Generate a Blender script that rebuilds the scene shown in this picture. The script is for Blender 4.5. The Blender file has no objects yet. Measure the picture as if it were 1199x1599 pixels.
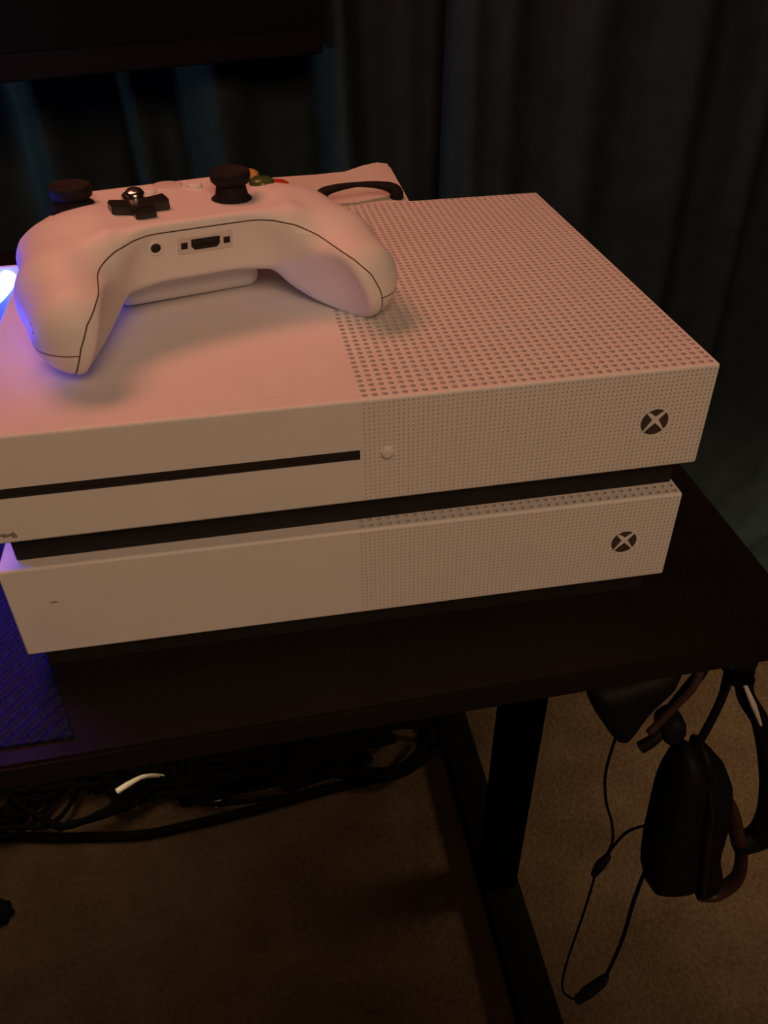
import bpy, bmesh, math, random
import numpy as np
from mathutils import Vector, Matrix
random.seed(7)
C = bpy.context.scene.collection
SC = bpy.context.scene

# ------------------------------------------------------------------ camera
cam_d = bpy.data.cameras.new('camera'); cam = bpy.data.objects.new('camera', cam_d); C.objects.link(cam)
cam.location = (-.03586, -.28015, .28985)
cam.rotation_euler = (math.radians(52.592), math.radians(.516), math.radians(-9.943))
cam_d.sensor_fit = 'VERTICAL'; cam_d.sensor_height = 36.0
cam_d.lens = 1326.0 / 1599.0 * 36.0
cam_d.clip_start = .01
SC.camera = cam
# ------------------------------------------------------------------ world, exposure
wd = bpy.data.worlds.new('dim_room'); SC.world = wd; wd.use_nodes = True
bg = wd.node_tree.nodes['Background']; bg.inputs[0].default_value = (1, .62, .40, 1); bg.inputs[1].default_value = .006
SC.view_settings.view_transform = 'Standard'; SC.view_settings.look = 'None'
SC.view_settings.exposure = 0; SC.view_settings.gamma = 1; SC.view_settings.use_curve_mapping = False

# ------------------------------------------------------------------ lamps of the room and added fill lights
def area(name, loc, to, size, power, col, size_y=None, spread=180):
    l = bpy.data.lights.new(name, 'AREA'); l.energy = power; l.color = col; l.size = size
    if size_y: l.shape = 'RECTANGLE'; l.size_y = size_y
    l.spread = math.radians(spread)
    o = bpy.data.objects.new(name, l); C.objects.link(o); o.location = loc
    o.rotation_euler = (Vector(to) - Vector(loc)).to_track_quat('-Z', 'Y').to_euler()
    return o
area('room_lamp_light', (.12, -1.25, 1.12), (0, 0, .08), .6, 9.3, (1, .60, .37))
area('red_strip_light', (-.24, .28, .78), (-.08, .06, .128), .40, 2.15, (1, .275, .185), .22)
sp = bpy.data.lights.new('floor_fill_spot', 'SPOT'); sp.energy = 80; sp.color = (1, .74, .36); sp.spot_size = math.radians(58); sp.spot_blend = 1; sp.shadow_soft_size = .12  # unseen spot, added to brighten the carpet on the right
so = bpy.data.objects.new('floor_fill_spot', sp); C.objects.link(so); so.location = (1.06, .24, .16)
so.rotation_euler = (Vector((.66, .31, -.73)) - so.location).to_track_quat('-Z', 'Y').to_euler()
area('cool_fill_light', (-.72, .30, .105), (-.02, .65, .09), .20, .25, (.66, .90, 1), .06, spread=100)  # added low light out of view, lifts the curtain folds below the monitor
area('under_desk_fill_light', (-.35, .53, -.15), (-.36, .53, -.73), .6, .75, (1, .74, .38), .06, spread=85)  # hidden light added under the tabletop to brighten the carpet behind the cables

# ------------------------------------------------------------------ materials
def mat(name, col, rough=.6, metal=0, spec=.5, noise=None, bump=None, emit=None, coords='Object'):
    m = bpy.data.materials.new(name); m.use_nodes = True
    nt = m.node_tree; b = nt.nodes['Principled BSDF']
    b.inputs['Base Color'].default_value = (*col, 1); b.inputs['Roughness'].default_value = rough
    b.inputs['Metallic'].default_value = metal; b.inputs['Specular IOR Level'].default_value = spec
    tc = nt.nodes.new('ShaderNodeTexCoord')
    if noise:
        sc, amt = noise
        n = nt.nodes.new('ShaderNodeTexNoise'); n.inputs['Scale'].default_value = sc; n.inputs['Detail'].default_value = 4
        nt.links.new(tc.outputs[coords], n.inputs['Vector'])
        r = nt.nodes.new('ShaderNodeValToRGB')
        r.color_ramp.elements[0].position = .3; r.color_ramp.elements[1].position = .7
        r.color_ramp.elements[0].color = (*[c * (1 - amt) for c in col], 1)
        r.color_ramp.elements[1].color = (*[min(1, c * (1 + amt)) for c in col], 1)
        nt.links.new(n.outputs['Fac'], r.inputs[0]); nt.links.new(r.outputs[0], b.inputs['Base Color'])
    if bump:
        sc, st = bump
        n = nt.nodes.new('ShaderNodeTexNoise'); n.inputs['Scale'].default_value = sc; n.inputs['Detail'].default_value = 3
        nt.links.new(tc.outputs[coords], n.inputs['Vector'])
        bp = nt.nodes.new('ShaderNodeBump'); bp.inputs['Strength'].default_value = st; bp.inputs['Distance'].default_value = .002
        nt.links.new(n.outputs['Fac'], bp.inputs['Height']); nt.links.new(bp.outputs[0], b.inputs['Normal'])
    if emit:
        b.inputs['Emission Color'].default_value = (*emit[0], 1); b.inputs['Emission Strength'].default_value = emit[1]
    return m
WHITE = mat('white_plastic', (.80, .79, .76), .55, spec=.35, noise=(35, .02))
HOLE = mat('vent_hole_shade', (.56, .53, .50), .8, spec=.1, noise=(200, .06))  # shade inside the vent holes, put into a darker colour
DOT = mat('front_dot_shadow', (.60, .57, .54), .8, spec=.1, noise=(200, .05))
WHITE_PAD = mat('white_controller_plastic', (.82, .81, .79), .5, spec=.35, noise=(40, .015))
SEAM = mat('seam_shadow_gap', (.12, .08, .06), .9)
BLACKP = mat('black_base_plastic', (.017, .015, .0145), .55, spec=.2, noise=(60, .15))
LOGO = mat('dark_logo_plastic', (.075, .055, .045), .35, noise=(90, .1))
SLOT = mat('slot_dark', (.02, .016, .015), .6, noise=(60, .1))
STICK = mat('black_rubber', (.014, .011, .012), .75, spec=.2, noise=(300, .2))
GLOSSB = mat('black_gloss_plastic', (.02, .018, .017), .3, noise=(80, .1))
GLARE_METAL = mat('glare_metal', (.75, .75, .66), .18, metal=1, noise=(50, .05))  # metal for the glare disc on the d-pad
PORT = mat('port_dark', (.012, .009, .008), .8, noise=(80, .1))
RIM = mat('port_rim', (.70, .66, .62), .5, noise=(80, .03))
BTN_G = mat('green_button', (.07, .11, .03), .25, noise=(80, .1))
BTN_R = mat('red_button', (.55, .05, .035), .25, noise=(80, .1))
BTN_Y = mat('yellow_button', (.62, .33, .07), .25, noise=(80, .1))
BTN_B = mat('blue_button', (.04, .07, .3), .25, noise=(80, .1))
SCUFF = mat('scuff_grey', (.30, .26, .24), .8, noise=(900, .4))
SCUFF_D = mat('scuff_dark', (.12, .10, .10), .8, noise=(900, .4))
HEAD = mat('black_headset', (.006, .0055, .006), .65, spec=.2, noise=(120, .25), bump=(300, .2))
HEADBR = mat('brown_headset_arm', (.05, .024, .018), .5, noise=(80, .2))
CABLE = mat('black_cable', (.003, .003, .0032), .9, spec=.0, noise=(100, .2))
CABLE_W = mat('white_cable', (.75, .72, .66), .5, noise=(100, .05))
LEGM = mat('black_steel', (.0035, .0032, .003), 1, spec=0, noise=(60, .2))
STRIP = mat('matte_black_plastic', (.003, .003, .003), 1, spec=0, noise=(60, .2))
SCREEN = mat('dark_screen', (.003, .003, .0035), .6, spec=.1, noise=(20, .1))
BEZEL = mat('dark_bezel', (.012, .010, .011), .6, spec=.15, noise=(60, .1))
WALLM = mat('wall_paint', (.10, .09, .08), .9, noise=(8, .05), bump=(200, .1))
LED = mat('blue_led_tube', (.6, .7, .9), .4, emit=((.025, .045, 1), 34), noise=(60, .02))
BOXW = mat('white_box_plastic', (.78, .78, .70), .5, noise=(40, .03))

def desk_material():
    m = mat('dark_woven_laminate', (.0115, .0080, .0065), .6, spec=.18, noise=(25, .2)); nt = m.node_tree; b = nt.nodes['Principled BSDF']
    tc = nt.nodes.new('ShaderNodeTexCoord'); mp = nt.nodes.new('ShaderNodeMapping'); mp.inputs['Rotation'].default_value = (0, 0, math.radians(38))
    nt.links.new(tc.outputs['Object'], mp.inputs[0])
    w = nt.nodes.new('ShaderNodeTexWave'); w.inputs['Scale'].default_value = 55; w.inputs['Distortion'].default_value = 1.2; w.inputs['Detail'].default_value = 2
    w.inputs['Detail Scale'].default_value = 12
    nt.links.new(mp.outputs[0], w.inputs[0])
    n = nt.nodes.new('ShaderNodeTexNoise'); n.inputs['Scale'].default_value = 420; nt.links.new(tc.outputs['Object'], n.inputs[0])
    a = nt.nodes.new('ShaderNodeMath'); a.operation = 'ADD'
    nt.links.new(w.outputs['Fac'], a.inputs[0]); nt.links.new(n.outputs['Fac'], a.inputs[1])
    bp = nt.nodes.new('ShaderNodeBump'); bp.inputs['Strength'].default_value = .22; bp.inputs['Distance'].default_value = .0008
    nt.links.new(a.outputs[0], bp.inputs['Height']); nt.links.new(bp.outputs[0], b.inputs['Normal'])
    return m
DESK = desk_material()
def carpet_material():
    m = mat('brown_carpet', (.10, .075, .048), 1, spec=.05); nt = m.node_tree; b = nt.nodes['Principled BSDF']
    tc = nt.nodes.new('ShaderNodeTexCoord')
    n1 = nt.nodes.new('ShaderNodeTexNoise'); n1.inputs['Scale'].default_value = 170; n1.inputs['Detail'].default_value = 6; n1.inputs['Roughness'].default_value = .7
    n2 = nt.nodes.new('ShaderNodeTexNoise'); n2.inputs['Scale'].default_value = 16; n2.inputs['Detail'].default_value = 5
    mx = nt.nodes.new('ShaderNodeMath'); mx.operation = 'MULTIPLY_ADD'; mx.inputs[1].default_value = .6
    nt.links.new(tc.outputs['Object'], n1.inputs[0]); nt.links.new(tc.outputs['Object'], n2.inputs[0])
    nt.links.new(n2.outputs['Fac'], mx.inputs[0]); nt.links.new(n1.outputs['Fac'], mx.inputs[2])
    r = nt.nodes.new('ShaderNodeValToRGB'); r.color_ramp.elements[0].position = .55; r.color_ramp.elements[1].position = 1.05
    r.color_ramp.elements[0].color = (.030, .0175, .012, 1); r.color_ramp.elements[1].color = (.062, .040, .028, 1)
    nt.links.new(mx.outputs[0], r.inputs[0]); nt.links.new(r.outputs[0], b.inputs['Base Color'])
    bp = nt.nodes.new('ShaderNodeBump'); bp.inputs['Strength'].default_value = .9; bp.inputs['Distance'].default_value = .006
    nt.links.new(n1.outputs['Fac'], bp.inputs['Height']); nt.links.new(bp.outputs[0], b.inputs['Normal'])
    return m
CARPET = carpet_material()
CURT = mat('dark_curtain_cloth', (.027, .042, .050), .95, spec=.05, noise=(30, .15), bump=(900, .3))

# ------------------------------------------------------------------ helpers
def obj_from(name, verts, faces, m, parent=None, smooth=False):
    me = bpy.data.meshes.new(name); me.from_pydata([tuple(v) for v in verts], [], faces); me.update()
    if smooth: me.polygons.foreach_set('use_smooth', [True] * len(me.polygons))
    me.materials.append(m)
    o = bpy.data.objects.new(name, me); C.objects.link(o)
    if parent: o.parent = parent
    return o
def obj_bm(name, bm, m, parent=None, smooth=False):
    me = bpy.data.meshes.new(name); bm.normal_update(); bm.to_mesh(me); bm.free()
    if smooth: me.polygons.foreach_set('use_smooth', [True] * len(me.polygons))
    me.materials.append(m)
    o = bpy.data.objects.new(name, me); C.objects.link(o)
    if parent: o.parent = parent
    return o
def tag(o, label=None, cat=None, group=None, kind=None):
    if label: o['label'] = label
    if cat: o['category'] = cat
    if group: o['group'] = group
    if kind: o['kind'] = kind
    return o
def thing(name, label, cat, loc=(0, 0, 0), rz=0, group=None):
    o = bpy.data.objects.new(name, None); C.objects.link(o); o.location = loc; o.rotation_euler = (0, 0, rz)
    o.empty_display_size = .02
    return tag(o, label, cat, group)
def box_bm(lo, hi, bev=0, seg=2, mtx=None, bm=None):
    new = bmesh.new()
    bmesh.ops.create_cube(new, size=1)
    for v in new.verts:
        v.co = Vector([lo[i] + (v.co[i] + .5) * (hi[i] - lo[i]) for i in range(3)])
    if bev: bmesh.ops.bevel(new, geom=new.edges[:], offset=bev, segments=seg, profile=.5, affect='EDGES')
    if mtx is not None: bmesh.ops.transform(new, matrix=mtx, verts=new.verts)
    if bm is None: return new
    me = bpy.data.meshes.new('tmp'); new.to_mesh(me); new.free(); bm.from_mesh(me); bpy.data.meshes.remove(me)
    return bm
def catmull(pts, n=8, closed=False):
    P = [np.array(p, float) for p in pts]; out = []
    N = len(P)
    for i in range(N if closed else N - 1):
        if closed: a, b, c, d = P[(i - 1) % N], P[i], P[(i + 1) % N], P[(i + 2) % N]
        else: a, b, c, d = P[max(i - 1, 0)], P[i], P[i + 1], P[min(i + 2, N - 1)]
        for k in range(n):
            t = k / n
            out.append(.5 * ((2 * b) + (c - a) * t + (2 * a - 5 * b + 4 * c - d) * t * t + (3 * b - a - 3 * c + d) * t ** 3))
    if not closed: out.append(P[-1])
    return out
def tube_geo(path, rad, sides=8, closed=False, flat=1.0):
    """verts, faces of a tube; rad is a number or a list; flat squashes the section along its binormal"""
    P = [Vector(p) for p in path]; n = len(P); V = []; F = []
    up = Vector((.13, .21, .97)).normalized(); prev = None
    for i in range(n):
        t = (P[(i + 1) % n] - P[i - 1]) if closed else (P[min(i + 1, n - 1)] - P[max(i - 1, 0)])
        if t.length < 1e-9: t = Vector((0, 0, 1))
        t.normalize()
        if prev is None: a = t.cross(up); a = a if a.length > 1e-3 else t.cross(Vector((1, 0, 0)))
        else: a = prev - t * prev.dot(t)
        a.normalize(); prev = a; b = t.cross(a)
        r = rad[i] if isinstance(rad, (list, tuple)) else rad
        for k in range(sides):
            th = 2 * math.pi * k / sides
            V.append(P[i] + a * (math.cos(th) * r) + b * (math.sin(th) * r * flat))
    for i in range(n if closed else n - 1):
        for k in range(sides):
            j = (i + 1) % n
            F.append((i * sides + k, i * sides + (k + 1) % sides, j * sides + (k + 1) % sides, j * sides + k))
    if not closed:
        F.append(tuple(range(sides))[::-1]); F.append(tuple((n - 1) * sides + k for k in range(sides)))
    return V, F
def tube(name, pts, rad, m, parent=None, sides=8, n=8, closed=False, flat=1.0, raw=False):
    path = pts if raw else catmull(pts, n, closed)
    if isinstance(rad, (list, tuple)):
        rr = [float(np.interp(i / (len(path) - 1), np.linspace(0, 1, len(rad)), rad)) for i in range(len(path))]
    else: rr = rad
    V, F = tube_geo(path, rr, sides, closed, flat)
    return obj_from(name, V, F, m, parent, True)
def lathe(name, prof, m, parent=None, seg=24, mtx=None):
    """prof: (r, z) pairs, revolved about z"""
    V = []; F = []
    for r, z in prof:
        for k in range(seg):
            a = 2 * math.pi * k / seg; V.append(Vector((r * math.cos(a), r * math.sin(a), z)))
    for i in range(len(prof) - 1):
        for k in range(seg):
            F.append((i * seg + k, i * seg + (k + 1) % seg, (i + 1) * seg + (k + 1) % seg, (i + 1) * seg + k))
    F.append(tuple(range(seg))[::-1]); F.append(tuple((len(prof) - 1) * seg + k for k in range(seg)))
    if mtx is not None: V = [mtx @ v for v in V]
    return obj_from(name, V, F, m, parent, True)
def autosmooth(o, ang=40):
    me = o.data
    me.polygons.foreach_set('use_smooth', [True] * len(me.polygons))
    me.set_sharp_from_angle(angle=math.radians(ang))
    return o

# ------------------------------------------------------------------ setting
FL = -.73
def plane_struct(name, vs, m):
    o = obj_from(name, vs, [(0, 1, 2, 3)], m); tag(o, kind='structure'); return o
plane_struct('floor', [(-2.2, -2.4, FL), (2.4, -2.4, FL), (2.4, .80, FL), (-2.2, .80, FL)], CARPET)
plane_struct('wall_back', [(-2.2, .80, FL), (2.4, .80, FL), (2.4, .80, 1.75), (-2.2, .80, 1.75)], WALLM)
plane_struct('wall_right', [(2.4, -2.4, FL), (2.4, -2.4, 1.75), (2.4, .80, 1.75), (2.4, .80, FL)], WALLM)
plane_struct('wall_left', [(-2.2, -2.4, FL), (-2.2, .80, FL), (-2.2, .80, 1.75), (-2.2, -2.4, 1.75)], WALLM)

# ------------------------------------------------------------------ curtains
def curtain(label, x0, x1, y0, ridges, diag=False, seed=0):
    rnd = random.Random(seed)
    nx, nz = int((x1 - x0) / .007), 60
    xs = np.linspace(x0, x1, nx); zs = np.linspace(FL + .01, 1.62, nz)
    def prof(x):
        y = 0
        for c, w, a in ridges: y -= 1.45 * a * math.exp(-((x - c) / w) ** 2)
        return y
    V = []; F = []
    for j, z in enumerate(zs):
        for i, x in enumerate(xs):
            sway = .012 * math.sin(z * 3.1 + x * 2.0)
            y = prof(x + sway)
            if diag:       # the lower right of the panel is swept sideways, so its folds run diagonally
                k = 1 / (1 + math.exp((z + .28) / .05)) * 1 / (1 + math.exp(-(x - .48) / .05))
                s = (x - .60) * .72 - (z + .42) * .70
                d = -.012 * math.exp(-((s + .055) / .022) ** 2) - .016 * math.exp(-((s - .005) / .022) ** 2) - .016 * math.exp(-((s - .068) / .024) ** 2) - .014 * math.exp(-((s - .135) / .026) ** 2)
                y = y * (1 - k) + (d * 2.0) * k
            V.append((x, y0 + y, z))
    for j in range(nz - 1):
        for i in range(nx - 1):
            a = j * nx + i; F.append((a, a + 1, a + 1 + nx, a + nx))
    o = obj_from('curtain', V, F, CURT, None, True)
    md = o.modifiers.new('thick', 'SOLIDIFY'); md.thickness = .003
    tag(o, label, 'curtain')
    return o
def folds(x0, x1, given, seed):
    r = random.Random(seed); out = list(given); x = x0
    lo = min(g[0] for g in given) - .10; hi = max(g[0] for g in given) + .10
    while x < x1:
        if x < lo or x > hi: out.append((x, r.uniform(.022, .035), r.uniform(.03, .055)))
        x += r.uniform(.08, .13)
    return out
curtain('dark curtain panel hanging behind the monitor, left of the panel overlap', -1.30, .195, .655,
        folds(-1.3, -.3, [(-.30, .03, .03), (-.205, .022, .040), (-.118, .016, .030), (-.040, .034, .045), (.082, .020, .045), (.150, .02, .012)], 3), seed=1)
curtain('dark curtain panel hanging right of the consoles with swept lower folds', .178, 1.75, .630,
        folds(.9, 1.7, [(.205, .018, .030), (.245, .030, .028), (.335, .035, .022), (.44, .03, .030), (.53, .024, .024), (.66, .04, .03), (.79, .04, .04)], 5), diag=True, seed=2)

# ------------------------------------------------------------------ desk
desk = thing('desk', 'dark brown desk with thin top on black steel legs under the consoles', 'desk', (0, 0, FL))
def dk(v): return (v[0], v[1], v[2] - FL)
TH = .0145
bm = bmesh.new()
top = [(-1.15, -.0715), (.212, -.0372), (.212, .56), (-1.15, .56)]
vs = [bm.verts.new((x, y, -TH)) for x, y in top] + [bm.verts.new((x, y, 0)) for x, y in top]
bm.faces.new(vs[0:4][::-1]); bm.faces.new(vs[4:8])
for i in range(4): bm.faces.new((vs[i], vs[(i + 1) % 4], vs[4 + (i + 1) % 4], vs[4 + i]))
bmesh.ops.bevel(bm, geom=bm.edges[:], offset=.0015, segments=2, affect='EDGES')
bmesh.ops.translate(bm, vec=(0, 0, -FL), verts=bm.verts)
autosmooth(obj_bm('tabletop', bm, DESK, desk))
def beam(name, a, b, w, d, parent, m=LEGM):
    """square tube from a to b, w wide in x, d wide across"""
    a = Vector(a); b = Vector(b); t = (b - a).normalized(); x = Vector((1, 0, 0)); x = (x - t * x.dot(t)).normalized(); y = t.cross(x)
    M = Matrix.Identity(4)
    for i in range(3): M[i][0] = x[i]; M[i][1] = y[i]; M[i][2] = t[i]; M[i][3] = a[i]
    return autosmooth(obj_bm(name, box_bm((-w / 2, -d / 2, 0), (w / 2, d / 2, (b - a).length), .003, 2, M), m, parent))
for lx, nm in ((.190, 'leg'), (-1.05, 'leg')):
    beam('leg', dk((lx, .252, FL + .030)), dk((lx + .003, .248, -TH - .02)), .034, .05, desk)
    beam('foot_bar', dk((lx, -.04, FL + .019)), dk((lx, .52, FL + .019)), .044, .030, desk)
    beam('top_bracket', dk((lx, .02, -TH - .011)), dk((lx, .50, -TH - .011)), .04, .02, desk)
beam('cross_bar', dk((-1.05, .50, -TH - .035)), dk((.19, .50, -TH - .035)), .03, .04, desk)

# ------------------------------------------------------------------ consoles
W, D, T, HB = .295, .230, .064, .01576
HS = T - HB
BV = .0012
def pit_panel(name, u0, u1, v0, v1, nu, nv, r, depth, place, m, parent, sides=8, skip=None, inner=None):
    """flat panel covered with a square grid of round blind holes; place(u, v, d) puts it on the face"""
    V = []; F = []; MI = []; du = (u1 - u0) / nu; dv = (v1 - v0) / nv
    sq = []
    for k in range(8):
        a = math.pi * k / 4; c, s = math.cos(a), math.sin(a); q = max(abs(c), abs(s)); sq.append((c / q, s / q, c, s))
    for j in range(nv):
        for i in range(nu):
            cu, cv = u0 + (i + .5) * du, v0 + (j + .5) * dv; b = len(V)
            if skip and skip(cu, cv):
                V += [place(cu - du / 2, cv - dv / 2, 0), place(cu + du / 2, cv - dv / 2, 0), place(cu + du / 2, cv + dv / 2, 0), place(cu - du / 2, cv + dv / 2, 0)]
                F.append((b, b + 1, b + 2, b + 3)); MI.append(0); continue
            for x, y, c, s in sq: V.append(place(cu + x * du / 2, cv + y * dv / 2, 0))
            for x, y, c, s in sq: V.append(place(cu + r * c, cv + r * s, 0))
            for x, y, c, s in sq: V.append(place(cu + r * c * .92, cv + r * s * .92, depth))
            for k in range(8):
                n = (k + 1) % 8
                F.append((b + k, b + n, b + 8 + n, b + 8 + k)); F.append((b + 8 + k, b + 8 + n, b + 16 + n, b + 16 + k)); MI += [0, 1]
            F.append(tuple(b + 16 + k for k in range(8))); MI.append(1)
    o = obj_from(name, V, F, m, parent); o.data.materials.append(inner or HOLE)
    o.data.polygons.foreach_set('material_index', MI)
    return o
def shell_bm(slot):
    bm = box_bm((-W / 2, 0, HB), (W / 2, D, T), BV, 3)
    kill = [f for f in bm.faces if (f.normal.z > .99 or f.normal.y < -.99) and f.calc_area() > .005]
    bmesh.ops.delete(bm, geom=kill, context='FACES')
    def q(*p): bm.faces.new([bm.verts.new(v) for v in p])
    x0, z0, z1 = -W / 2 + BV, HB + BV, T - BV
    q((x0, BV, T), (0, BV, T), (0, D - BV, T), (x0, D - BV, T))
    if slot:
        a, b, s0, s1 = -.1385, -.0009, .0368, .0415
        q((x0, 0, z0), (0, 0, z0), (0, 0, s0), (x0, 0, s0)); q((x0, 0, s1), (0, 0, s1), (0, 0, z1), (x0, 0, z1))
        q((x0, 0, s0), (a, 0, s0), (a, 0, s1), (x0, 0, s1)); q((b, 0, s0), (0, 0, s0), (0, 0, s1), (b, 0, s1))
        e = .0005
        q((a, 0, s0), (b, 0, s0), (b, e, s0), (a, e, s0)); q((a, 0, s1), (a, e, s1), (b, e, s1), (b, 0, s1))
        q((a, 0, s0), (a, e, s0), (a, e, s1), (a, 0, s1)); q((b, 0, s0), (b, 0, s1), (b, e, s1), (b, e, s0))
    else:
        q((x0, 0, z0), (0, 0, z0), (0, 0, z1), (x0, 0, z1))
    return bm
LC = (.1235, .0395)          # middle of the power emblem on the front
def in_logo(x, z): return (x - LC[0]) ** 2 + (z - LC[1]) ** 2 < .0069 ** 2
EJ = (.0102, .0388)
def scuff(name, parent, cx, cy, rx, ry, place, m, seed):
    r = random.Random(seed); V = []; F = []
    n = 12; V.append(place(cx, cy))
    for k in range(n):
        a = 2 * math.pi * k / n; q = r.uniform(.55, 1.1); V.append(place(cx + rx * q * math.cos(a), cy + ry * q * math.sin(a)))
    for k in range(n): F.append((0, 1 + k, 1 + (k + 1) % n))
    return obj_from(name, V, F, m, parent)
meshes = {}
def console(label, loc, rz, slot):
    t = thing('game_console', label, 'console', loc, rz, None)
    autosmooth(obj_bm('shell', shell_bm(slot), WHITE, t), 35)
    autosmooth(obj_bm('base', box_bm((-W / 2 + .0046, .0084, 0), (W / 2 - .0046, D - .006, HB + .001), .0006, 1), BLACKP, t))
    if 'g' not in meshes:
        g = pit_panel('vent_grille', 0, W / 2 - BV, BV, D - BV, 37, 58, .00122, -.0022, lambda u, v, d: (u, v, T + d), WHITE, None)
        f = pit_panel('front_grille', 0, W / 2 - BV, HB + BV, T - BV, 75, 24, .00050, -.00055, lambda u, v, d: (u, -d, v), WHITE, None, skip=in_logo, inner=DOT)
        meshes['g'], meshes['f'] = g, f
    else:
        for k in ('g', 'f'): c = meshes[k].copy(); C.objects.link(c); meshes[k] = c
    meshes['g'].parent = t; meshes['f'].parent = t
    # emblem: dark disc let into the grille, crossed by two curved white bands
    M = Matrix.Translation((LC[0], 0, LC[1])) @ Matrix.Rotation(math.radians(90), 4, 'X')
    R = .0061
    lg = lathe('power_emblem', [(R, -.0004), (R, .0001), (R * .98, .00018)], LOGO, t, 40, M); autosmooth(lg, 30)
    for s in (1, -1):
        cl = [(-.74, -.70, .05), (-.46, -.34, .085), (-.16, .02, .15), (.0, .20, .17), (.20, .40, .15), (.46, .64, .11), (.66, .80, .06)]
        P = [np.array((p[0], p[1])) for p in cl]; V = []; F = []
        fine = catmull([(p[0], p[1], p[2]) for p in cl], 5)
        for i, p in enumerate(fine):
            q0 = np.array(fine[max(i - 1, 0)][:2]); q1 = np.array(fine[min(i + 1, len(fine) - 1)][:2]); tt = (q1 - q0) / np.linalg.norm(q1 - q0); nn = np.array((-tt[1], tt[0]))
            for sg in (1, -1):
                c = np.array(p[:2]) + nn * p[2] * sg
                L = np.linalg.norm(c)
                if L > 1.0: c = c / L
                for dz in (.0001, .00042 + (.00006 if s > 0 else 0)): V.append(M @ Vector((s * c[0] * R, c[1] * R, dz)))
        for i in range(len(fine) - 1):
            a, b = 4 * i, 4 * (i + 1)
            F += [(a + 1, a + 3, b + 3, b + 1), (a, a + 1, b + 1, b), (a + 2, b + 2, b + 3, a + 3)]
        tag(obj_from('emblem_band', V, F, WHITE, lg), label='white band of the emblem cross')
    if slot:
        obj_bm('disc_slot', box_bm((-.1385, .0004, .0366), (-.0009, .004, .0417)), SLOT, t)
        obj_bm('slot_lip', box_bm((-.1380, .0001, .0385), (-.0014, .0006, .0389)), SLOT, t)
        E2 = Matrix.Translation((EJ[0], 0, EJ[1])) @ Matrix.Rotation(math.radians(90), 4, 'X')
        autosmooth(lathe('eject_button', [(.0026, -.0005), (.0026, .0007), (.0022, .0011), (.0010, .0012)], WHITE, t, 28, E2), 50)
        fr = lambda u, v: (u, -.00008, v)
        for k, (u, v, a, b) in enumerate([(-.1405, .0200, .0022, .0013), (-.1375, .0198, .0014, .0017), (-.1430, .0202, .0018, .001)]):
            scuff('scuff_mark', t, u, v, a, b, fr, SCUFF, 40 + k)
        tp = lambda u, v: (u, v, T + .00008)
        scuff('scuff_mark', t, -.033, .010, .006, .0025, tp, WHITE, 50)
    else:
        scuff('scuff_mark', t, -.1292, .0449, .0022, .0005, lambda u, v: (u, -.00008, v), SCUFF, 60)
    return t
console('lower white game console without a disc slot, standing on the desk', (0, 0, 0), 0, False)
console('upper white game console with a disc slot, stacked on the other one', (.00264, -.00103, T), .01094, True)

# ------------------------------------------------------------------ game controller (implicit surface, mm)
def smin(a, b, k): h = np.maximum(k - np.abs(a - b), 0) / k; return np.minimum(a, b) - h * h * k * .25
def smax(a, b, k): return -smin(-a, -b, k)
def rbox(x, y, z, c, h, r):
    q = [np.abs(p - cc) - hh + r for p, cc, hh in zip((x, y, z), c, h)]
    return np.sqrt(sum(np.maximum(i, 0) ** 2 for i in q)) + np.minimum(np.maximum(np.maximum(q[0], q[1]), q[2]), 0) - r
def ell(x, y, z, c, r):
    k0 = np.sqrt(sum(((p - cc) / rr) ** 2 for p, cc, rr in zip((x, y, z), c, r)))
    k1 = np.sqrt(sum(((p - cc) / rr ** 2) ** 2 for p, cc, rr in zip((x, y, z), c, r)))
    return k0 * (k0 - 1) / np.maximum(k1, 1e-6)
def rcap(x, y, z, a, b, ra, rb):
    a = np.array(a, float); b = np.array(b, float); ba = b - a
    h = np.clip(((x - a[0]) * ba[0] + (y - a[1]) * ba[1] + (z - a[2]) * ba[2]) / (ba @ ba), 0, 1)
    return np.sqrt((x - a[0] - ba[0] * h) ** 2 + (y - a[1] - ba[1] * h) ** 2 + (z - a[2] - ba[2] * h) ** 2) - (ra + (rb - ra) * h)
def void(x, y, z):
    ax = np.sqrt(x * x + 4)
    f = (-17 + .22 * (42 - z)) - y
    i = -(ax - 30) * .796 - (y + 19.5) * .517 - (z - 41.5) * .313 - .012 * np.maximum(0, -34 - y) ** 2
    return smin(f, i, 9)
WELLS = [(-43.5, 25, 52.5, 12.5, 9.0), (20.5, 5, 52.0, 12.5, 9.0), (-20.5, 3.5, 55.5, 13, 10.5)]
def pad_sdf(x, y, z):
    ax = np.abs(x)
    u = rbox(x, y, z, (0, 12, 32.5), (45, 34, 13.2), 8)
    u = smin(u, ell(ax, y, z, (41, 13, 27), (31, 29, 15.4)), 8)
    g = smin(rcap(ax, y, z, (50, 4, 26.5), (58.8, -18, 22.5), 17, 18.6), rcap(ax, y, z, (58.8, -18, 22.5), (59.6, -39, 18.3), 18.8, 18.0), 4)
    u = smin(u, g, 7 + 9 * np.clip((z - 24) / 12, 0, 1))
    u = smin(u, rcap(ax, y, z, (49, -10, 17), (54.5, -36, 14), 12, 12), 7)
    u = smin(u, rbox(x, y, z, (0, 30, 14), (34, 18, 14), 6), 5)
    u = smax(u, void(x, y, z), 3)
    for cx, cy, cz, r, rz in WELLS:
        u = smax(u, -ell(x, y, z, (cx, cy, cz), (r, r, rz)), 1.5)
    return u
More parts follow.
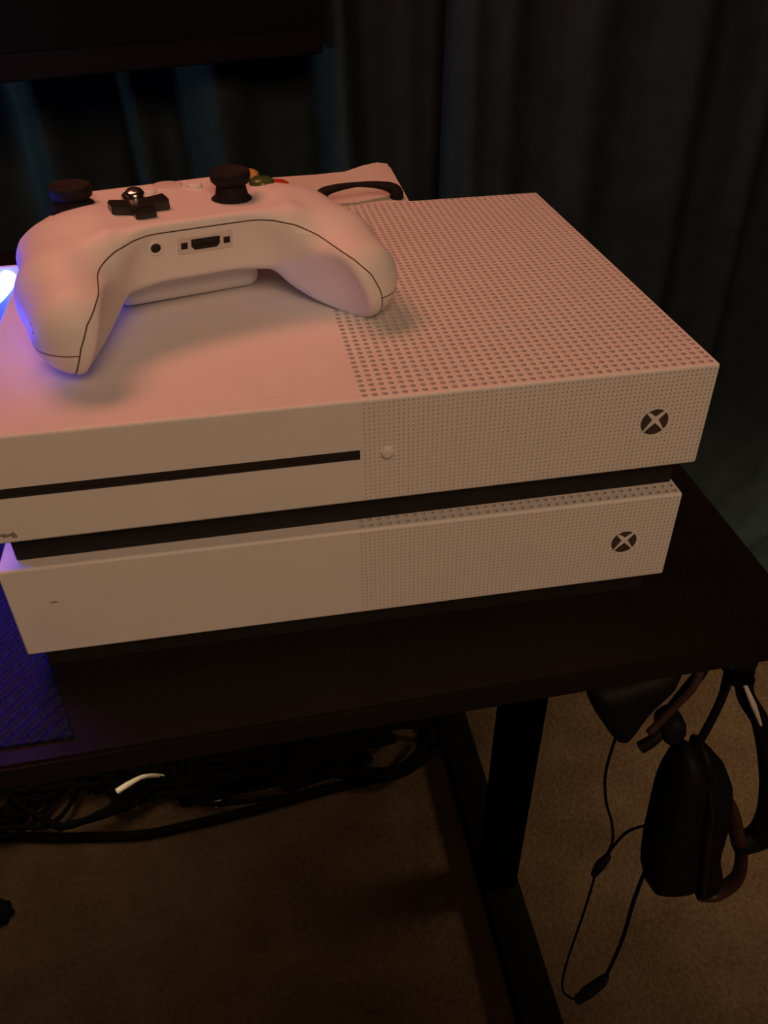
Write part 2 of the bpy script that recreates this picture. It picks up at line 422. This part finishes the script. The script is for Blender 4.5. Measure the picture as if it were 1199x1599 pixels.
def surface_nets(f, lo, hi, h):
    ax = [np.arange(l, u + h, h) for l, u in zip(lo, hi)]
    X, Y, Z = np.meshgrid(*ax, indexing='ij'); G = f(X, Y, Z); S = G < 0
    n = G.shape; cnt = np.zeros([k - 1 for k in n]); acc = np.zeros([k - 1 for k in n] + [3])
    def sl(o): return tuple(slice(o[i], n[i] - 1 + o[i]) for i in range(3))
    offs = [(i, j, k) for i in (0, 1) for j in (0, 1) for k in (0, 1)]
    for a in offs:
        for d in range(3):
            if a[d]: continue
            b = tuple(a[i] + (i == d) for i in range(3))
            ga, gb = G[sl(a)], G[sl(b)]; m = (ga < 0) != (gb < 0)
            t = np.where(m, ga / np.where(ga - gb == 0, 1, ga - gb), 0)
            for i in range(3): acc[..., i] += np.where(m, a[i] + (t if i == d else 0), 0)
            cnt += m
    act = cnt > 0; idx = -np.ones(act.shape, int); idx[act] = np.arange(act.sum())
    I = np.argwhere(act); V = (I + acc[act] / cnt[act][:, None]) * h + np.array(lo)
    Q = []
    for d in range(3):
        e1, e2 = (d + 1) % 3, (d + 2) % 3
        s0 = [slice(1, n[i] - 1) for i in range(3)]; s0[d] = slice(0, n[d] - 1); s1 = list(s0); s1[d] = slice(1, n[d])
        A, B = S[tuple(s0)], S[tuple(s1)]
        for flip in (0, 1):
            p = np.argwhere(A & ~B if not flip else ~A & B)
            p = p + np.array([0 if i == d else 1 for i in range(3)])
            def at(o1, o2):
                q = p.copy(); q[:, e1] -= o1; q[:, e2] -= o2; return idx[q[:, 0], q[:, 1], q[:, 2]]
            c = [at(0, 0), at(1, 0), at(1, 1), at(0, 1)]
            if flip: c = c[::-1]
            Q.append(np.stack(c, 1))
    return V, np.concatenate(Q)
def grad(f, V, e=.05):
    g = np.zeros_like(V)
    for i in range(3):
        d = np.zeros(3); d[i] = e
        g[:, i] = (f(*(V + d).T) - f(*(V - d).T)) / (2 * e)
    return g
PV, PQ = surface_nets(pad_sdf, (-82, -62, -4), (82, 56, 54), 1.0)
for _ in range(4):
    g = grad(pad_sdf, PV); PV = PV - (pad_sdf(*PV.T) / np.maximum((g * g).sum(1), .2))[:, None] * g
PT = np.concatenate([PQ[:, [0, 1, 2]], PQ[:, [0, 2, 3]]])
def split(V, Tt, val):
    """cut triangles along val == 0; returns V, triangles below, triangles above, cut edges"""
    V = list(map(tuple, V)); val = list(val); lo = []; hi = []; cuts = []; cache = {}
    def mid(a, b):
        k = (a, b) if a < b else (b, a)
        if k not in cache:
            t = val[a] / (val[a] - val[b]); cache[k] = len(V)
            V.append(tuple(V[a][i] + (V[b][i] - V[a][i]) * t for i in range(3))); val.append(0.)
        return cache[k]
    for tr in Tt:
        s = [val[i] > 0 for i in tr]
        if not any(s): lo.append(tuple(tr)); continue
        if all(s): hi.append(tuple(tr)); continue
        k = s.index(True) if sum(s) == 1 else s.index(False)
        a, b, c = tr[k], tr[(k + 1) % 3], tr[(k + 2) % 3]; p, q = mid(a, b), mid(a, c); cuts.append((p, q))
        one, two = (hi, lo) if sum(s) == 1 else (lo, hi)
        one.append((a, p, q)); two.append((p, b, c)); two.append((p, c, q))
    return np.array(V), lo, hi, cuts
x, y, z = PV.T
seam_h = np.interp(np.abs(x), [0, 24, 30, 38, 46, 53, 58.5, 62.5, 64.5, 66, 69], [42, 42, 41.5, 39.6, 35.8, 31, 25.5, 17.5, 10, 0, -20])
PV2, front, rear, cutA = split(PV, PT.tolist(), seam_h - z)
ZC = lambda V: 14.5 - V[:, 2] + np.where(V[:, 1] > -45, 0, 0)
PV3, face, side, cutB = split(PV2, front, ZC(PV2))
PV3 = np.array(PV3)
PN = grad(pad_sdf, PV3); PN /= np.linalg.norm(PN, axis=1)[:, None] + 1e-9
PAD_RZ = math.radians(17.6)
pad_loc = Vector((-.0562, .0940, .1288))
pad = thing('game_controller', 'white gamepad with black thumbsticks resting on the upper console', 'controller', pad_loc, PAD_RZ)
pad.rotation_euler = (Matrix.Rotation(PAD_RZ, 3, 'Z') @ Matrix.Rotation(math.radians(1.5), 3, 'Y')).to_euler()
def pad_part(name, tris, m=WHITE_PAD):
    T_ = np.array(tris); u, inv = np.unique(T_, return_inverse=True); inv = inv.reshape(T_.shape)
    o = obj_from(name, PV3[u] / 1000, inv.tolist(), m, pad, True)
    o.data.normals_split_custom_set_from_vertices([tuple(n) for n in PN[u]])
    return o
pad_part('face_shell', face); pad_part('rear_shell', rear)
sx = [PV3[t[0]][0] for t in side]
pad_part('grip_side', [t for t, q in zip(side, sx) if q < 0]); pad_part('grip_side', [t for t, q in zip(side, sx) if q >= 0])
V = []; F = []
for p, q in [(a, b) for a, b in cutA] + cutB:
    a, b = PV3[p], PV3[q]; t = b - a; L = np.linalg.norm(t)
    if L < 1e-6: continue
    if a[1] > 12: continue
    t = t / L; n = PN[p]; s = np.cross(t, n); w = .30; b0 = len(V)
    for e in (a - t * .08, b + t * .08):
        for d in (s * w, n * .07, -s * w): V.append((e + d) / 1000)
    F += [(b0, b0 + 1, b0 + 4, b0 + 3), (b0 + 1, b0 + 2, b0 + 5, b0 + 4)]
obj_from('seam_line', V, F, SEAM, pad)
def top_z(px, py, z0=62):
    zz = np.arange(z0, 5, -.1); v = pad_sdf(np.full_like(zz, px), np.full_like(zz, py), zz); return float(zz[np.argmax(v < 0)])
def front_y(px, pz):
    yy = np.arange(-62, 30, .1); v = pad_sdf(np.full_like(yy, px), yy, np.full_like(yy, pz)); return float(yy[np.argmax(v < 0)])
mm = lambda *v: tuple(k / 1000 for k in v)
def stick(px, py, zt, lean=(0, 0)):
    zb = top_z(px, py)
    M = Matrix.Translation(mm(px, py, zb)) @ Matrix.Rotation(lean[0], 4, 'X') @ Matrix.Rotation(lean[1], 4, 'Y')
    h = (zt - zb) / 1000
    s = lathe('thumbstick', [(.0072, h - .0058), (.0085, h - .0046), (.0089, h - .0018), (.0085, h - .0004), (.0076, h), (.0062, h - .0008), (.0030, h - .0016), (.0004, h - .0018)], STICK, pad, 32, M)
    lathe('stick_stem', [(.0098, -.0012), (.0092, .0022), (.0072, .0038), (.0062, h - .0060), (.0062, h - .004)], STICK, s, 24, M)
    return s
stick(-43.5, 24, 54.0); stick(20.5, 5, 57.5)
# d-pad
dz = top_z(-20.5, 3.5) + 2.0
bm = bmesh.new(); pts = []
a, b = 4.3, 12.0
for p in [(a, b), (-a, b), (-a, a), (-b, a), (-b, -a), (-a, -a), (-a, -b), (a, -b), (a, -a), (b, -a), (b, a), (a, a)]:
    pts.append(p)
lo = [bm.verts.new(mm(p[0] - 20.5, p[1] + 3.5, dz - 3)) for p in pts]; hi = [bm.verts.new(mm(p[0] - 20.5, p[1] + 3.5, dz + 3.0 + (.8 if max(abs(p[0]), abs(p[1])) > 6 else 0))) for p in pts]
bm.faces.new(hi[::-1]); bm.faces.new(lo)
for i in range(12): bm.faces.new((lo[i], hi[i], hi[(i + 1) % 12], lo[(i + 1) % 12]))
bmesh.ops.recalc_face_normals(bm, faces=bm.faces)
bmesh.ops.bevel(bm, geom=[e for e in bm.edges], offset=.0007, segments=2, affect='EDGES')
dp = obj_bm('directional_pad', bm, GLOSSB, pad); autosmooth(dp, 50)
tag(lathe('pad_glare', [(.0040, 0), (.0040, .0010), (.0033, .0019), (.0016, .0022)], GLARE_METAL, dp, 24, Matrix.Translation(mm(-20.0, 10.5, dz + 3.4)) @ Matrix.Rotation(.25, 4, 'X')), label='silver disc for the glare on the upper arm')  # glare on the upper arm, modelled as an added metal disc
for px, py, m in ((38.5, 15.5, BTN_G), (49.5, 25.0, BTN_R), (38.5, 35.5, BTN_Y), (27.5, 25.0, BTN_B)):
    zb = top_z(px, py)
    nm = {BTN_G: 'green', BTN_R: 'red', BTN_Y: 'yellow', BTN_B: 'blue'}[m]
    fb = lathe('face_button', [(.0058, -.003), (.0058, .0022), (.0054, .0032), (.0040, .0040), (.0018, .0044)], m, pad, 24, Matrix.Translation(mm(px, py, zb - 1.8)))
    tag(fb, label=nm + ' round face button')
for px, nm in ((-10.5, 'view_button'), (10.5, 'menu_button')):
    zb = top_z(px, 27)
    autosmooth(lathe(nm, [(.0036, -.002), (.0036, .0012), (.0030, .0018)], WHITE_PAD, pad, 20, Matrix.Translation(mm(px, 27, zb))), 40)
lathe('guide_button', [(.0070, -.003), (.0070, .0001), (.006, .0003)], RIM, pad, 28, Matrix.Translation(mm(0, 34, top_z(0, 34))))
# headphone jack and expansion port in the front wall
def wall_frame(px, pz):
    y0 = front_y(px, pz); dydz = (front_y(px, pz + 3) - front_y(px, pz - 3)) / 6
    n = Vector((0, -1, dydz)).normalized(); up = Vector((0, dydz, 1)).normalized(); rt = Vector((1, 0, 0))
    M = Matrix.Identity(4)
    for i in range(3): M[i][0] = rt[i]; M[i][1] = up[i]; M[i][2] = n[i]; M[i][3] = (px, y0, pz)[i] / 1000
    return M
JZ = 35.2
M = wall_frame(-20.5, JZ + .8)
jk = autosmooth(lathe('audio_jack', [(.0034, -.001), (.0034, .0005), (.0030, .0008), (.0022, .0006), (.0021, -.0005)], WHITE_PAD, pad, 28, M), 40)
lathe('jack_hole', [(.0021, -.002), (.0021, .0003), (.0018, .0004)], PORT, jk, 20, M)
M = wall_frame(0.6, JZ)
bm = box_bm((-.0118, -.0040, -.002), (.0118, .0040, .0005), .0004, 1, M)
pt = autosmooth(obj_bm('expansion_port', bm, RIM, pad), 40)
for s in (1, -1): obj_bm('port_hole', box_bm((s * .0092 - .0014, -.0014, 0), (s * .0092 + .0014, .0014, .0007), 0, 1, M), PORT, pt)
V = [M @ Vector(p) for zz in (0, .0007) for p in [(-.0062, .0024, zz), (.0062, .0024, zz), (.0062, -.0008, zz), (.0048, -.0024, zz), (-.0048, -.0024, zz), (-.0062, -.0008, zz)]]
obj_from('port_slot', V, [tuple(range(6)), tuple(range(6, 12))[::-1]] + [(i, (i + 1) % 6, 6 + (i + 1) % 6, 6 + i) for i in range(6)], PORT, pt)
obj_bm('port_tongue', box_bm((-.0046, -.0012, .0006), (.0046, -.0002, .0010), 0, 1, M), BLACKP, pt)
for s in (1, -1):
    ps = [mm(s * 18, 44, 38), mm(s * 34, 46, 36), mm(s * 52, 41, 32), mm(s * 64, 30, 29)]
    tube('bumper', ps, .0055, WHITE_PAD, pad, 12, 6, flat=.8)
    ps = [mm(s * 46, 40, 24), mm(s * 46, 48, 19), mm(s * 45, 54, 12)]
    tube('trigger', ps, [.009, .009, .006], WHITE_PAD, pad, 12, 6)
for k, (yy, zz) in enumerate([(-42, 24), (-44, 21.5)]):
    xx = np.arange(-85, -50, .05); v = pad_sdf(xx, np.full_like(xx, yy), np.full_like(xx, zz)); x0 = float(xx[np.argmax(v < 0)])
    scuff('scuff_mark', pad, 0, 0, .0010, .0008, lambda a, b, x0=x0, yy=yy, zz=zz: (x0 / 1000 - .0001 + abs(a) * .35, yy / 1000 + a, zz / 1000 + b), SCUFF, 70 + k)

# ------------------------------------------------------------------ white box with a black handle, behind the upper console
wb = thing('storage_box', 'white plastic box with black arched handle behind the upper console', 'box', (0, 0, 0))
zt = .1245
bm = bmesh.new()
prof = [(-.075, .1215), (-.02, .1218), (.02, .1222), (.040, .1230), (.052, .1262), (.062, .1278), (.0715, .1262)]
ya, yb = .2385, .318
rows = []
for yy in (ya, yb):
    rows.append([bm.verts.new((px, yy, .1215 + (pz - .1215) * (1 if yy == yb else .35))) for px, pz in prof] + [bm.verts.new((px, yy, 0)) for px, pz in prof[::-1]])
n = len(rows[0])
for i in range(n): bm.faces.new((rows[0][i], rows[0][(i + 1) % n], rows[1][(i + 1) % n], rows[1][i]))
bm.faces.new(rows[0][::-1]); bm.faces.new(rows[1])
bmesh.ops.recalc_face_normals(bm, faces=bm.faces)
bmesh.ops.bevel(bm, geom=[e for e in bm.edges if e.calc_face_angle(0) > .6], offset=.0022, segments=3, affect='EDGES')
autosmooth(obj_bm('body', bm, BOXW, wb), 40)
hz = .1228
tube('carry_handle', [(.0165, .2465, hz - .001), (.0160, .2475, hz + .0050), (.0215, .2485, hz + .0088), (.039, .2500, hz + .0105), (.0555, .2500, hz + .0088), (.0630, .2495, hz + .0050), (.0630, .2495, hz - .001)],
     [.0052, .0052, .0032, .0018, .0032, .0052, .0050], STICK, wb, 10, 8, flat=.8)
for px, py in ((.0165, .2460), (.0625, .2490)):
    autosmooth(obj_bm('handle_foot', box_bm((px - .0060, py - .0025, hz - .002), (px + .0060, py + .0025, hz + .0008), .0008, 1), STICK, wb))

# ------------------------------------------------------------------ blue light bar left of the consoles
MAT = mat('blue_light_ribbed_mat', (.005, .006, .042), .6, spec=.3, noise=(300, .3))
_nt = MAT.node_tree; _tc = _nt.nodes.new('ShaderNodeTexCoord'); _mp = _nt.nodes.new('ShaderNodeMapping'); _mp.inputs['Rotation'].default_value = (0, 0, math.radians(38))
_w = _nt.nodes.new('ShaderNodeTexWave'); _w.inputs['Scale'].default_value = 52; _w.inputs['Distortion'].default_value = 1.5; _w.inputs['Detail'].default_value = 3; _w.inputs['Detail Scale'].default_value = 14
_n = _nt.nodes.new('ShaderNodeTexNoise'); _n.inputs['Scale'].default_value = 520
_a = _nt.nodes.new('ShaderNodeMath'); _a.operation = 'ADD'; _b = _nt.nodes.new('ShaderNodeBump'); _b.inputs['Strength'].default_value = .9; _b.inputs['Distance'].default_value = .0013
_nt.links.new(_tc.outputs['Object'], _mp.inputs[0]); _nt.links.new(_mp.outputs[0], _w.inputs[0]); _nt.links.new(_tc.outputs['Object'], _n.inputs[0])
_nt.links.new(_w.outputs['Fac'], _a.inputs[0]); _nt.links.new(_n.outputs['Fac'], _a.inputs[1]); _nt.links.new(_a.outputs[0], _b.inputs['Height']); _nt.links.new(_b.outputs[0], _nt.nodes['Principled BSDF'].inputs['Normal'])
bm = bmesh.new(); pv = [(-.52, -.040), (-.1275, -.036), (-.1500, .030), (-.205, .195), (-.52, .195)]  # added mat: blue light in its colour, right edge along the consoles' shadow
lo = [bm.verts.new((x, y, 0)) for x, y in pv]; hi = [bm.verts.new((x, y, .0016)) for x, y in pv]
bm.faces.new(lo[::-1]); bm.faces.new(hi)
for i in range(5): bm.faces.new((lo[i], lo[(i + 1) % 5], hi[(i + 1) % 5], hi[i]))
tag(obj_bm('added_blue_light_mat', bm, MAT), 'added ribbed mat with the blue light in its colour, on the desk left of the consoles', 'mat')
lb = thing('led_light', 'blue glowing light bar on a stand with white panel left of the consoles', 'light', (-.21, .22, 0))
def lbm(v): return (v[0] + .21, v[1] - .22, v[2])
autosmooth(obj_bm('stand', box_bm(lbm((-.30, .2095, 0)), lbm((-.160, .245, .100)), .003, 2), STICK, lb))
tag(autosmooth(obj_bm('front_panel', box_bm(lbm((-.30, .2065, .004)), lbm((-.1545, .2095, .1135)), .001, 2), BOXW, lb)), label='white panel lit blue by the glowing tube')
tube('light_tube', [lbm(p) for p in ((-.1655, .207, .1070), (-.1685, .18, .1078), (-.176, .14, .114), (-.194, .09, .124), (-.218, .05, .138))], [.0046, .0048, .0048, .0048, .0048], LED, lb, 12, 8)
tube('tube_rail', [lbm(p) for p in ((-.1755, .207, .1030), (-.1785, .18, .1030), (-.187, .14, .109), (-.205, .09, .119), (-.229, .05, .133))], .0042, STICK, lb, 10, 8)
autosmooth(obj_bm('front_foot', box_bm(lbm((-.232, .040, .0016)), lbm((-.218, .054, .132)), .002, 2), STICK, lb))

# ------------------------------------------------------------------ monitor behind
MX, MY, MRZ = -.2266, .498, .27
mn = thing('monitor', 'black monitor with thin lower bezel, standing behind the gamepad', 'monitor', (MX, MY, 0), MRZ)
def mnm(v): return (v[0] + .26, v[1] - .47, v[2] + .006)
YB = .47
autosmooth(obj_bm('housing', box_bm(mnm((-.56, YB, .147)), mnm((.036, YB + .03, .52)), .003, 2), BEZEL, mn))
obj_bm('screen', box_bm(mnm((-.55, YB - .0015, .168)), mnm((.026, YB + .001, .512)), .0004, 1), SCREEN, mn)
autosmooth(obj_bm('stand_neck', box_bm(mnm((-.42, YB + .018, .000)), mnm((-.34, YB + .034, .22)), .003, 2), BEZEL, mn))
autosmooth(obj_bm('stand_base', box_bm(mnm((-.50, YB - .06, -.006)), mnm((-.26, YB + .04, .004)), .003, 2), BEZEL, mn))

# ------------------------------------------------------------------ headsets hanging under the right end of the desk
def blob(name, outline, y0, thick, m, parent, round_=.5):
    """rounded solid: a closed outline in x, z puffed to a depth in y"""
    path = catmull([(p[0], 0, p[1]) for p in outline], 6, True); n = len(path)
    cx = sum(p[0] for p in path) / n; cz = sum(p[2] for p in path) / n; V = []; F = []
    prof = [(-1, .55), (-.9, .78), (-.6, .94), (0, 1), (.6, .94), (.9, .78), (1, .55)]
    for d, s in prof:
        for p in path: V.append((cx + (p[0] - cx) * s, y0 + d * thick, cz + (p[2] - cz) * s))
    for i in range(len(prof) - 1):
        for k in range(n): F.append((i * n + k, i * n + (k + 1) % n, (i + 1) * n + (k + 1) % n, (i + 1) * n + k))
    F.append(tuple(range(n))[::-1]); F.append(tuple((len(prof) - 1) * n + k for k in range(n)))
    o = obj_from(name, V, F, m, parent, True)
    bm = bmesh.new(); bm.from_mesh(o.data); bmesh.ops.recalc_face_normals(bm, faces=bm.faces); bm.to_mesh(o.data); bm.free()
    return o
hk = thing('headset_hook', 'dark bracket hook screwed under the desk edge, carrying the headset', 'hook', (.205, .0, -TH))
def hkm(v): return (v[0] - .205, v[1], v[2] + TH)
autosmooth(obj_bm('mount_plate', box_bm(hkm((.188, -.012, -TH - .004)), hkm((.2115, .03, -TH)), .001, 1), LEGM, hk))
V = [hkm(p) for yy in (.004, .020) for p in ((.196, yy, -TH - .002), (.224, yy, -TH - .004), (.222, yy, -.078), (.206, yy, -.060))]
obj_from('bracket', V, [(0, 1, 2, 3), (7, 6, 5, 4), (0, 4, 5, 1), (1, 5, 6, 2), (2, 6, 7, 3), (3, 7, 4, 0)], HEAD, hk)
autosmooth(obj_bm('hook_arm', box_bm(hkm((.198, -.012, -.0640)), hkm((.211, .012, -.0600)), .001, 1), LEGM, hk))
hs = thing('headset', 'black over-ear headset hanging by its band from the desk hook', 'headset', (.21, 0, -.06))
def hsm(v): return (v[0] - .21, v[1], v[2] + .06)
def H(pts): return [(p[0] - .21, p[1] + .06) for p in pts]
blob('ear_cup', H([(.190, -.130), (.184, -.157), (.186, -.209), (.189, -.252), (.197, -.283), (.222, -.294), (.229, -.285), (.222, -.240), (.212, -.190), (.203, -.140)]), .0, .017, HEAD, hs)
blob('ear_cup', H([(.203, -.135), (.219, -.150), (.231, -.172), (.237, -.215), (.241, -.255), (.252, -.290), (.2535, -.312), (.243, -.318), (.230, -.295), (.220, -.240), (.211, -.190)]), .006, .017, HEAD, hs)
blob('ear_cushion', H([(.2045, -.150), (.212, -.185), (.2215, -.235), (.229, -.282), (.226, -.285), (.217, -.240), (.208, -.190)]), -.004, .018, STICK, hs)
tag(tube('cup_yoke', [hsm(p) for p in ((.224, .004, -.178), (.240, .002, -.205), (.252, .0, -.238), (.262, .0, -.262), (.268, .0, -.298), (.258, .002, -.319), (.244, .004, -.318))], [.005, .007, .0075, .0055, .0055, .006, .006], HEADBR, hs, 10, 8, flat=.6), label='reddish brown fork of the right ear cup')
tube('headband', [hsm(p) for p in ((.202, 0, -.0575), (.210, 0, -.0600), (.218, 0, -.087), (.234, 0, -.113), (.251, 0, -.147), (.266, 0, -.186), (.274, 0, -.224), (.271, 0, -.245), (.254, 0, -.251))], [.004, .0045, .0035, .0035, .006, .008, .009, .009, .007], HEAD, hs, 10, 8, flat=1.5)
tag(tube('band_highlight', [hsm(p) for p in ((.2075, -.0055, -.066), (.2185, -.0075, -.087), (.2300, -.0065, -.109))], [.0010, .0019, .0008], CABLE_W, hs, 8, 8), label='pale strip for the highlight on the headband')  # highlight of the band painted in as a white strip
tube('band_wire', [hsm(p) for p in ((.202, 0, -.0575), (.2035, 0, -.082), (.202, 0, -.104), (.197, 0, -.137))], [.0035, .0025, .0024, .0026], HEAD, hs, 8, 8)
tube('cable', [hsm(p) for p in ((.192, 0, -.244), (.190, 0, -.300), (.191, 0, -.350), (.190, 0, -.384), (.187, 0, -.422))], .0015, CABLE, hs, 8, 8)
tube('cable_plug', [hsm(p) for p in ((.188, 0, -.420), (.184, 0, -.430), (.176, 0, -.443), (.168, 0, -.456))], [.0022, .0046, .0054, .0036], HEAD, hs, 8, 6)
h2 = thing('headset', 'smaller black headset with round ear pad tucked under the desk edge', 'headset', (.15, 0, -.02))
def h2m(v): return (v[0] - .15, v[1], v[2] + .02)
def H2(pts): return [(p[0] - .15, p[1] + .02) for p in pts]
blob('ear_cup', H2([(.122, -.062), (.140, -.057), (.165, -.050), (.172, -.058), (.158, -.082), (.149, -.106), (.143, -.108), (.128, -.083)]), .004, .014, HEAD, h2)
blob('round_pad', H2([(.174, -.0905), (.180, -.094), (.182, -.102), (.179, -.110), (.173, -.112), (.168, -.106), (.167, -.097)]), -.002, .009, HEAD, h2)
tube('microphone_arm', [h2m(p) for p in ((.170, -.004, -.101), (.164, -.006, -.107), (.157, -.006, -.113))], [.0028, .0034, .0036], HEAD, h2, 10, 6)
tube('headband', [h2m(p) for p in ((.172, 0, -.092), (.180, 0, -.074), (.186, 0, -.056), (.188, .004, -.030), (.184, .010, -.0165))], [.004, .0045, .0045, .005, .005], HEAD, h2, 10, 6, flat=.7)
tag(tube('headband_rail', [h2m(p) for p in ((.160, -.006, -.100), (.170, -.006, -.082), (.179, -.006, -.062), (.183, 0, -.035), (.180, .006, -.0165))], .0024, HEADBR, h2, 8, 6), label='brown rail along the headband')
tube('cable', [h2m(p) for p in ((.144, 0, -.106), (.143, 0, -.140), (.148, 0, -.171), (.156, 0, -.197), (.160, 0, -.220), (.157, 0, -.242))], .0009, CABLE, h2, 6, 8)
tube('inline_control', [h2m(p) for p in ((.160, 0, -.236), (.156, 0, -.246), (.153, 0, -.258))], [.0022, .0036, .0022], HEAD, h2, 8, 6)
tube('cable', [h2m(p) for p in ((.154, 0, -.256), (.153, 0, -.304), (.150, 0, -.370), (.150, 0, -.412), (.154, 0, -.436), (.164, 0, -.452))], .0009, CABLE, h2, 6, 8)
tube('cable', [h2m(p) for p in ((.186, .0, -.206), (.171, 0, -.209), (.164, 0, -.219), (.158, 0, -.238))], .0010, CABLE, h2, 6, 8)

# ------------------------------------------------------------------ cables and oddments on the carpet under the desk
o = tube('power_cable', [(-.62, .44, FL + .006), (-.436, .426, FL + .006), (-.352, .411, FL + .006), (-.253, .397, FL + .006), (-.186, .400, FL + .006), (-.1, .408, FL + .006), (.006, .422, FL + .006), (.098, .430, FL + .006), (.140, .451, FL + .006), (.150, .50, FL + .006), (.12, .55, FL + .006)], .0065, CABLE, None, 8, 8)
tag(o, 'long thick black cable lying in front of the cable heap under the desk', 'cable')
rc = random.Random(11)
for k in range(22):
    cx = -.50 + .027 * k + rc.uniform(-.03, .03); cy = .485 + rc.uniform(-.03, .05); r = rc.uniform(.05, .09)
    a0 = rc.uniform(0, 6.28); pts = []
    for j in range(14):
        a = a0 + j * rc.uniform(.55, .8); rr = r * rc.uniform(.75, 1.2)
        pts.append((cx + rr * 1.25 * math.cos(a), min(.60, cy + rr * .62 * math.sin(a)), FL + .007 + .0035 * (k % 8) + .010 * abs(math.sin(a * 1.7 + k))))
    o = tube('tangled_cable', pts, rc.choice([.0035, .004, .005]), CABLE, None, 6, 5)
    tag(o, 'thin black cable coiled in the heap under the desk', 'cable', 'black cables tangled under the desk')
ps = thing('power_strip', 'black power strip lying among the cables under the desk', 'power strip', (-.075, .47, FL), .12)
autosmooth(obj_bm('housing', box_bm((-.13, -.026, 0), (.13, .026, .030), .006, 3), STRIP, ps))
for k in range(4):
    autosmooth(lathe('socket', [(.017, .0298), (.017, .0310), (.015, .0314), (.0145, .0306)], STRIP, ps, 20, Matrix.Translation((-.093 + k * .06, 0, 0))), 40)
tag(tube('white_cable', [(-.276, .436, FL + .052), (-.262, .442, FL + .055), (-.245, .452, FL + .053), (-.232, .462, FL + .040), (-.222, .472, FL + .022)], [.0042, .0042, .003, .0028, .0028], CABLE_W, None, 8, 8), 'short white cable end on top of the black cable heap', 'cable')
bm = bmesh.new(); bmesh.ops.create_icosphere(bm, subdivisions=2, radius=.007)
for v in bm.verts: v.co *= 1 + .25 * math.sin(v.co.x * 900 + v.co.y * 700)
o = obj_bm('crumpled_paper', bm, CABLE_W, None, True); o.location = (-.152, .4290, FL + .0065); tag(o, 'tiny crumpled white scrap on the carpet beside the long cable', 'paper scrap')
bm = bmesh.new(); bmesh.ops.create_icosphere(bm, subdivisions=3, radius=.016)
for v in bm.verts:
    v.co *= 1 + .3 * math.sin(v.co.x * 400 + 1) * math.cos(v.co.y * 350); v.co.z *= .5
o = obj_bm('lint_clump', bm, CABLE, None, True); o.location = (-.418, .320, FL + .006); tag(o, 'small dark lint clump on the carpet left of the desk leg', 'lint')
